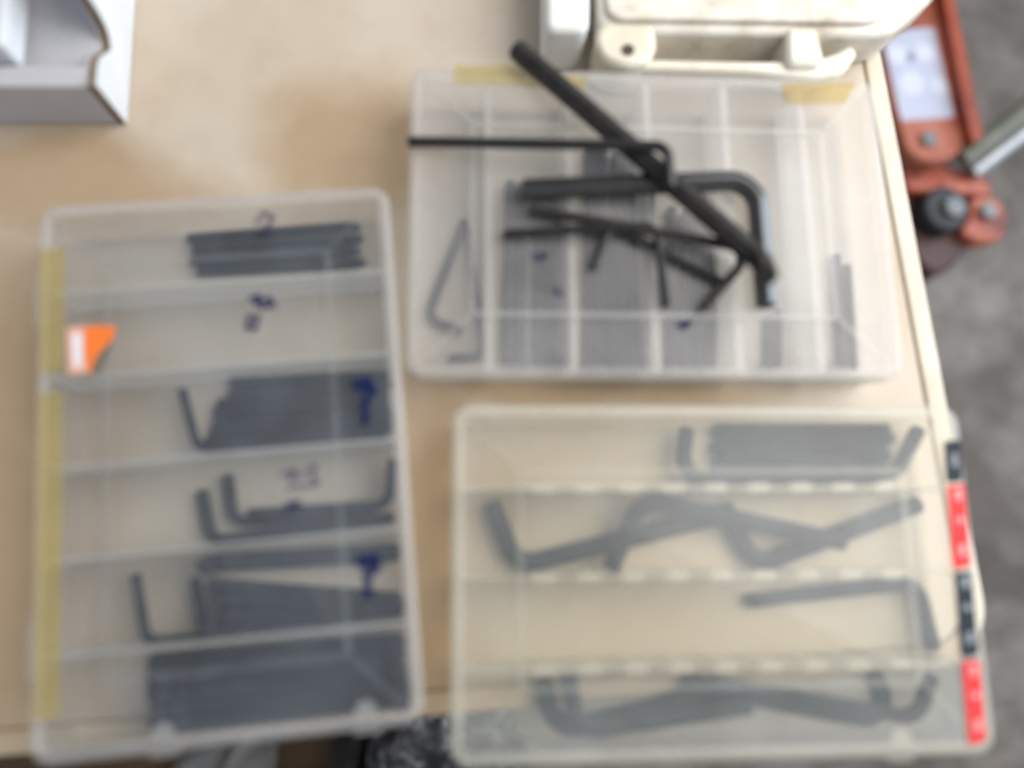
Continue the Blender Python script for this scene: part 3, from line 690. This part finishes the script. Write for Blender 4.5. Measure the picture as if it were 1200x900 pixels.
# ------------------------------------------------------------------ orange machine on the floor
mach = empty('floor_machine', (0.8, 0.6, -0.75))
tag(mach, 'orange-red metal machine with a pale sticker and black wheel on the floor', 'machine')
def mpart(name, bm, mat, parent=None, **k):
    o = link(name, bm, mat, parent or mach, **k)
    if parent is None: o.location = (-0.8, -0.6, 0.75)
    return o
bm = bmesh.new()
add_prism(bm, rounded_poly([(0.6221, 0.9253, -0.6200), (0.7202, 0.9383, -0.6200), (0.7330, 0.8254, -0.6200), (0.7560, 0.6106, -0.6200), (0.7337, 0.5656, -0.6200), (0.6886, 0.5492, -0.6200), (0.6515, 0.5684, -0.6200), (0.6330, 0.6760, -0.6200)], 0.018, 5), -0.735, -0.62)
body = mpart('housing', bm, 'orange', smooth=35, bevel=0.006)
bm = bmesh.new()
add_prism(bm, rounded_poly([(0.6306, 0.7648, -0.6200), (0.7155, 0.7773, -0.6200), (0.7313, 0.6264, -0.6200), (0.6485, 0.6178, -0.6200)], 0.006, 3), -0.6195, -0.6190)
st = mpart('sticker', bm, 'sticker', body)
for q, r, mt in (((0.6533, 0.7275, -0.6190), 0.016, 'sticker_light'), ((0.6980, 0.7323, -0.6190), 0.015, 'sticker_light'), ((0.6699, 0.6797, -0.6190), 0.020, 'sticker_light'), ((0.7124, 0.6785, -0.6190), 0.014, 'sticker_light'), ((0.6731, 0.7240, -0.6190), 0.007, 'sticker_dark')):
    bm = bmesh.new(); add_cyl(bm, q, r, -0.6189 if mt == 'sticker_light' else -0.6186, -0.6187 if mt == 'sticker_light' else -0.6183, 16); mpart('print', bm, mt, body)
bm = bmesh.new(); add_cyl(bm, (0.6861, 0.5874, -0.6200), 0.012, -0.6199, -0.612, 6); mpart('bolt', bm, 'bolt', body)
bm = bmesh.new()
add_prism(bm, rounded_poly([(0.7178, 0.8986, -0.6000), (0.7329, 0.8994, -0.6000), (0.7587, 0.5887, -0.6000), (0.7440, 0.5746, -0.6000), (0.7391, 0.5989, -0.6000)], 0.004, 3), -0.735, -0.60)
mpart('side_flange', bm, 'orange_deep', smooth=35, bevel=0.003)
bm = bmesh.new(); add_tube(bm, [(0.7436, 0.5628, -0.6300), (0.8540, 0.6491, -0.5800)], 0.016); mpart('handle_socket', bm, 'bar_green', smooth=50)
bm = bmesh.new(); add_tube(bm, [(0.7716, 0.5542, -0.6500), (0.8807, 0.6371, -0.6000)], 0.011); mpart('pull_rod', bm, 'bar_pale', smooth=50)
bm = bmesh.new()
add_prism(bm, rounded_poly([(0.6609, 0.5725, -0.6600), (0.7660, 0.5674, -0.6600), (0.8071, 0.5461, -0.6600), (0.8071, 0.5237, -0.6600), (0.7585, 0.5251, -0.6600), (0.6700, 0.5280, -0.6600)], 0.012, 4), -0.70, -0.66)
mpart('fork_arm', bm, 'orange_mid', smooth=35, bevel=0.005)
bm = bmesh.new()
add_prism(bm, rounded_poly([(0.7815, 0.5275, -0.6700), (0.8247, 0.5232, -0.6700), (0.8356, 0.4899, -0.6700), (0.8219, 0.4563, -0.6700), (0.7805, 0.4498, -0.6700), (0.7553, 0.4656, -0.6700), (0.7724, 0.4965, -0.6700)], 0.012, 4), -0.71, -0.67)
mpart('fork_lobe', bm, 'orange_mid', smooth=35, bevel=0.005)
bm = bmesh.new(); add_cyl(bm, (0.7281, 0.4984, -0.6550), 0.036, -0.715, -0.655, 28); wheel = mpart('wheel', bm, 'rubber', smooth=35, bevel=0.006)
bm = bmesh.new(); add_cyl(bm, (0.7355, 0.4965, -0.6500), 0.015, -0.6549, -0.645, 12); mpart('hub_bolt', bm, 'bolt', wheel)
bm = bmesh.new(); add_cyl(bm, (0.7978, 0.4978, -0.6650), 0.013, -0.6699, -0.658, 6); mpart('bolt', bm, 'bolt')
bm = bmesh.new()
add_prism(bm, rounded_poly([(0.6713, 0.5377, -0.6900), (0.7266, 0.5393, -0.6900), (0.7320, 0.4871, -0.6900), (0.7890, 0.4802, -0.6900), (0.7734, 0.4407, -0.6900), (0.7430, 0.4124, -0.6900), (0.7149, 0.4035, -0.6900), (0.6883, 0.4331, -0.6900)], 0.012, 4), -0.745, -0.69)
mpart('base_plate', bm, 'dark_red', smooth=35, bevel=0.006)

# ------------------------------------------------------------------ clutter on the floor below the front edge
def lump(name, label, cat, loc, size, mat, seed):
    bm = bmesh.new(); bmesh.ops.create_icosphere(bm, subdivisions=4, radius=1.0)
    rnd = random.Random(seed); ph = [rnd.uniform(0, 6.28) for _ in range(9)]
    for v in bm.verts:
        c = v.co.copy()
        k = 1 + 0.16 * math.sin(3.1 * c.x + ph[0] + 2 * c.y) + 0.12 * math.sin(5.3 * c.y + ph[1] + 3 * c.z) + 0.09 * math.sin(8.7 * c.x - 6 * c.y + ph[2]) + 0.05 * math.sin(15 * c.x + 13 * c.z + ph[3])
        v.co = Vector((c.x * size[0] * k, c.y * size[1] * k, max(c.z, -0.6) * size[2] * k))
    o = link(name, bm, mat, smooth=60)
    zmin = min(v.co.z for v in o.data.vertices)
    o.location = (loc[0], loc[1], -0.75 - zmin)
    return tag(o, label, cat)
lump('crumpled_cloth', 'crumpled black and grey mottled cloth on the floor between two cases', 'cloth', (-0.0057, -0.2837, -0.6600), (0.12, 0.10, 0.13), 'cloth', 3)
lump('grey_rag', 'grey rag on the floor below the front edge of the left case', 'rag', (-0.2928, -0.3097, -0.7000), (0.055, 0.06, 0.06), 'grey_rag', 5)
lump('shade_bag', 'black bag added for under-bench shade, below the right corner of the left case', 'bag', (-0.1125, -0.2972, -0.6800), (0.05, 0.08, 0.08), 'rubber', 8)  # added dark lump, stands for the shadow below the bench
bm = bmesh.new(); add_box(bm, (-0.40, -0.09, 0), (0.36, 0.09, 0.03))  # added dark slab, gives the floor its under-bench shade
o = link('shade_board', bm, 'brown_shade_board', bevel=0.003); o.location = (-0.3392, -0.3196, -0.7200); o.location.z = -0.7498
tag(o, 'dark brown board added for under-bench shade on the floor below the bench front', 'board')
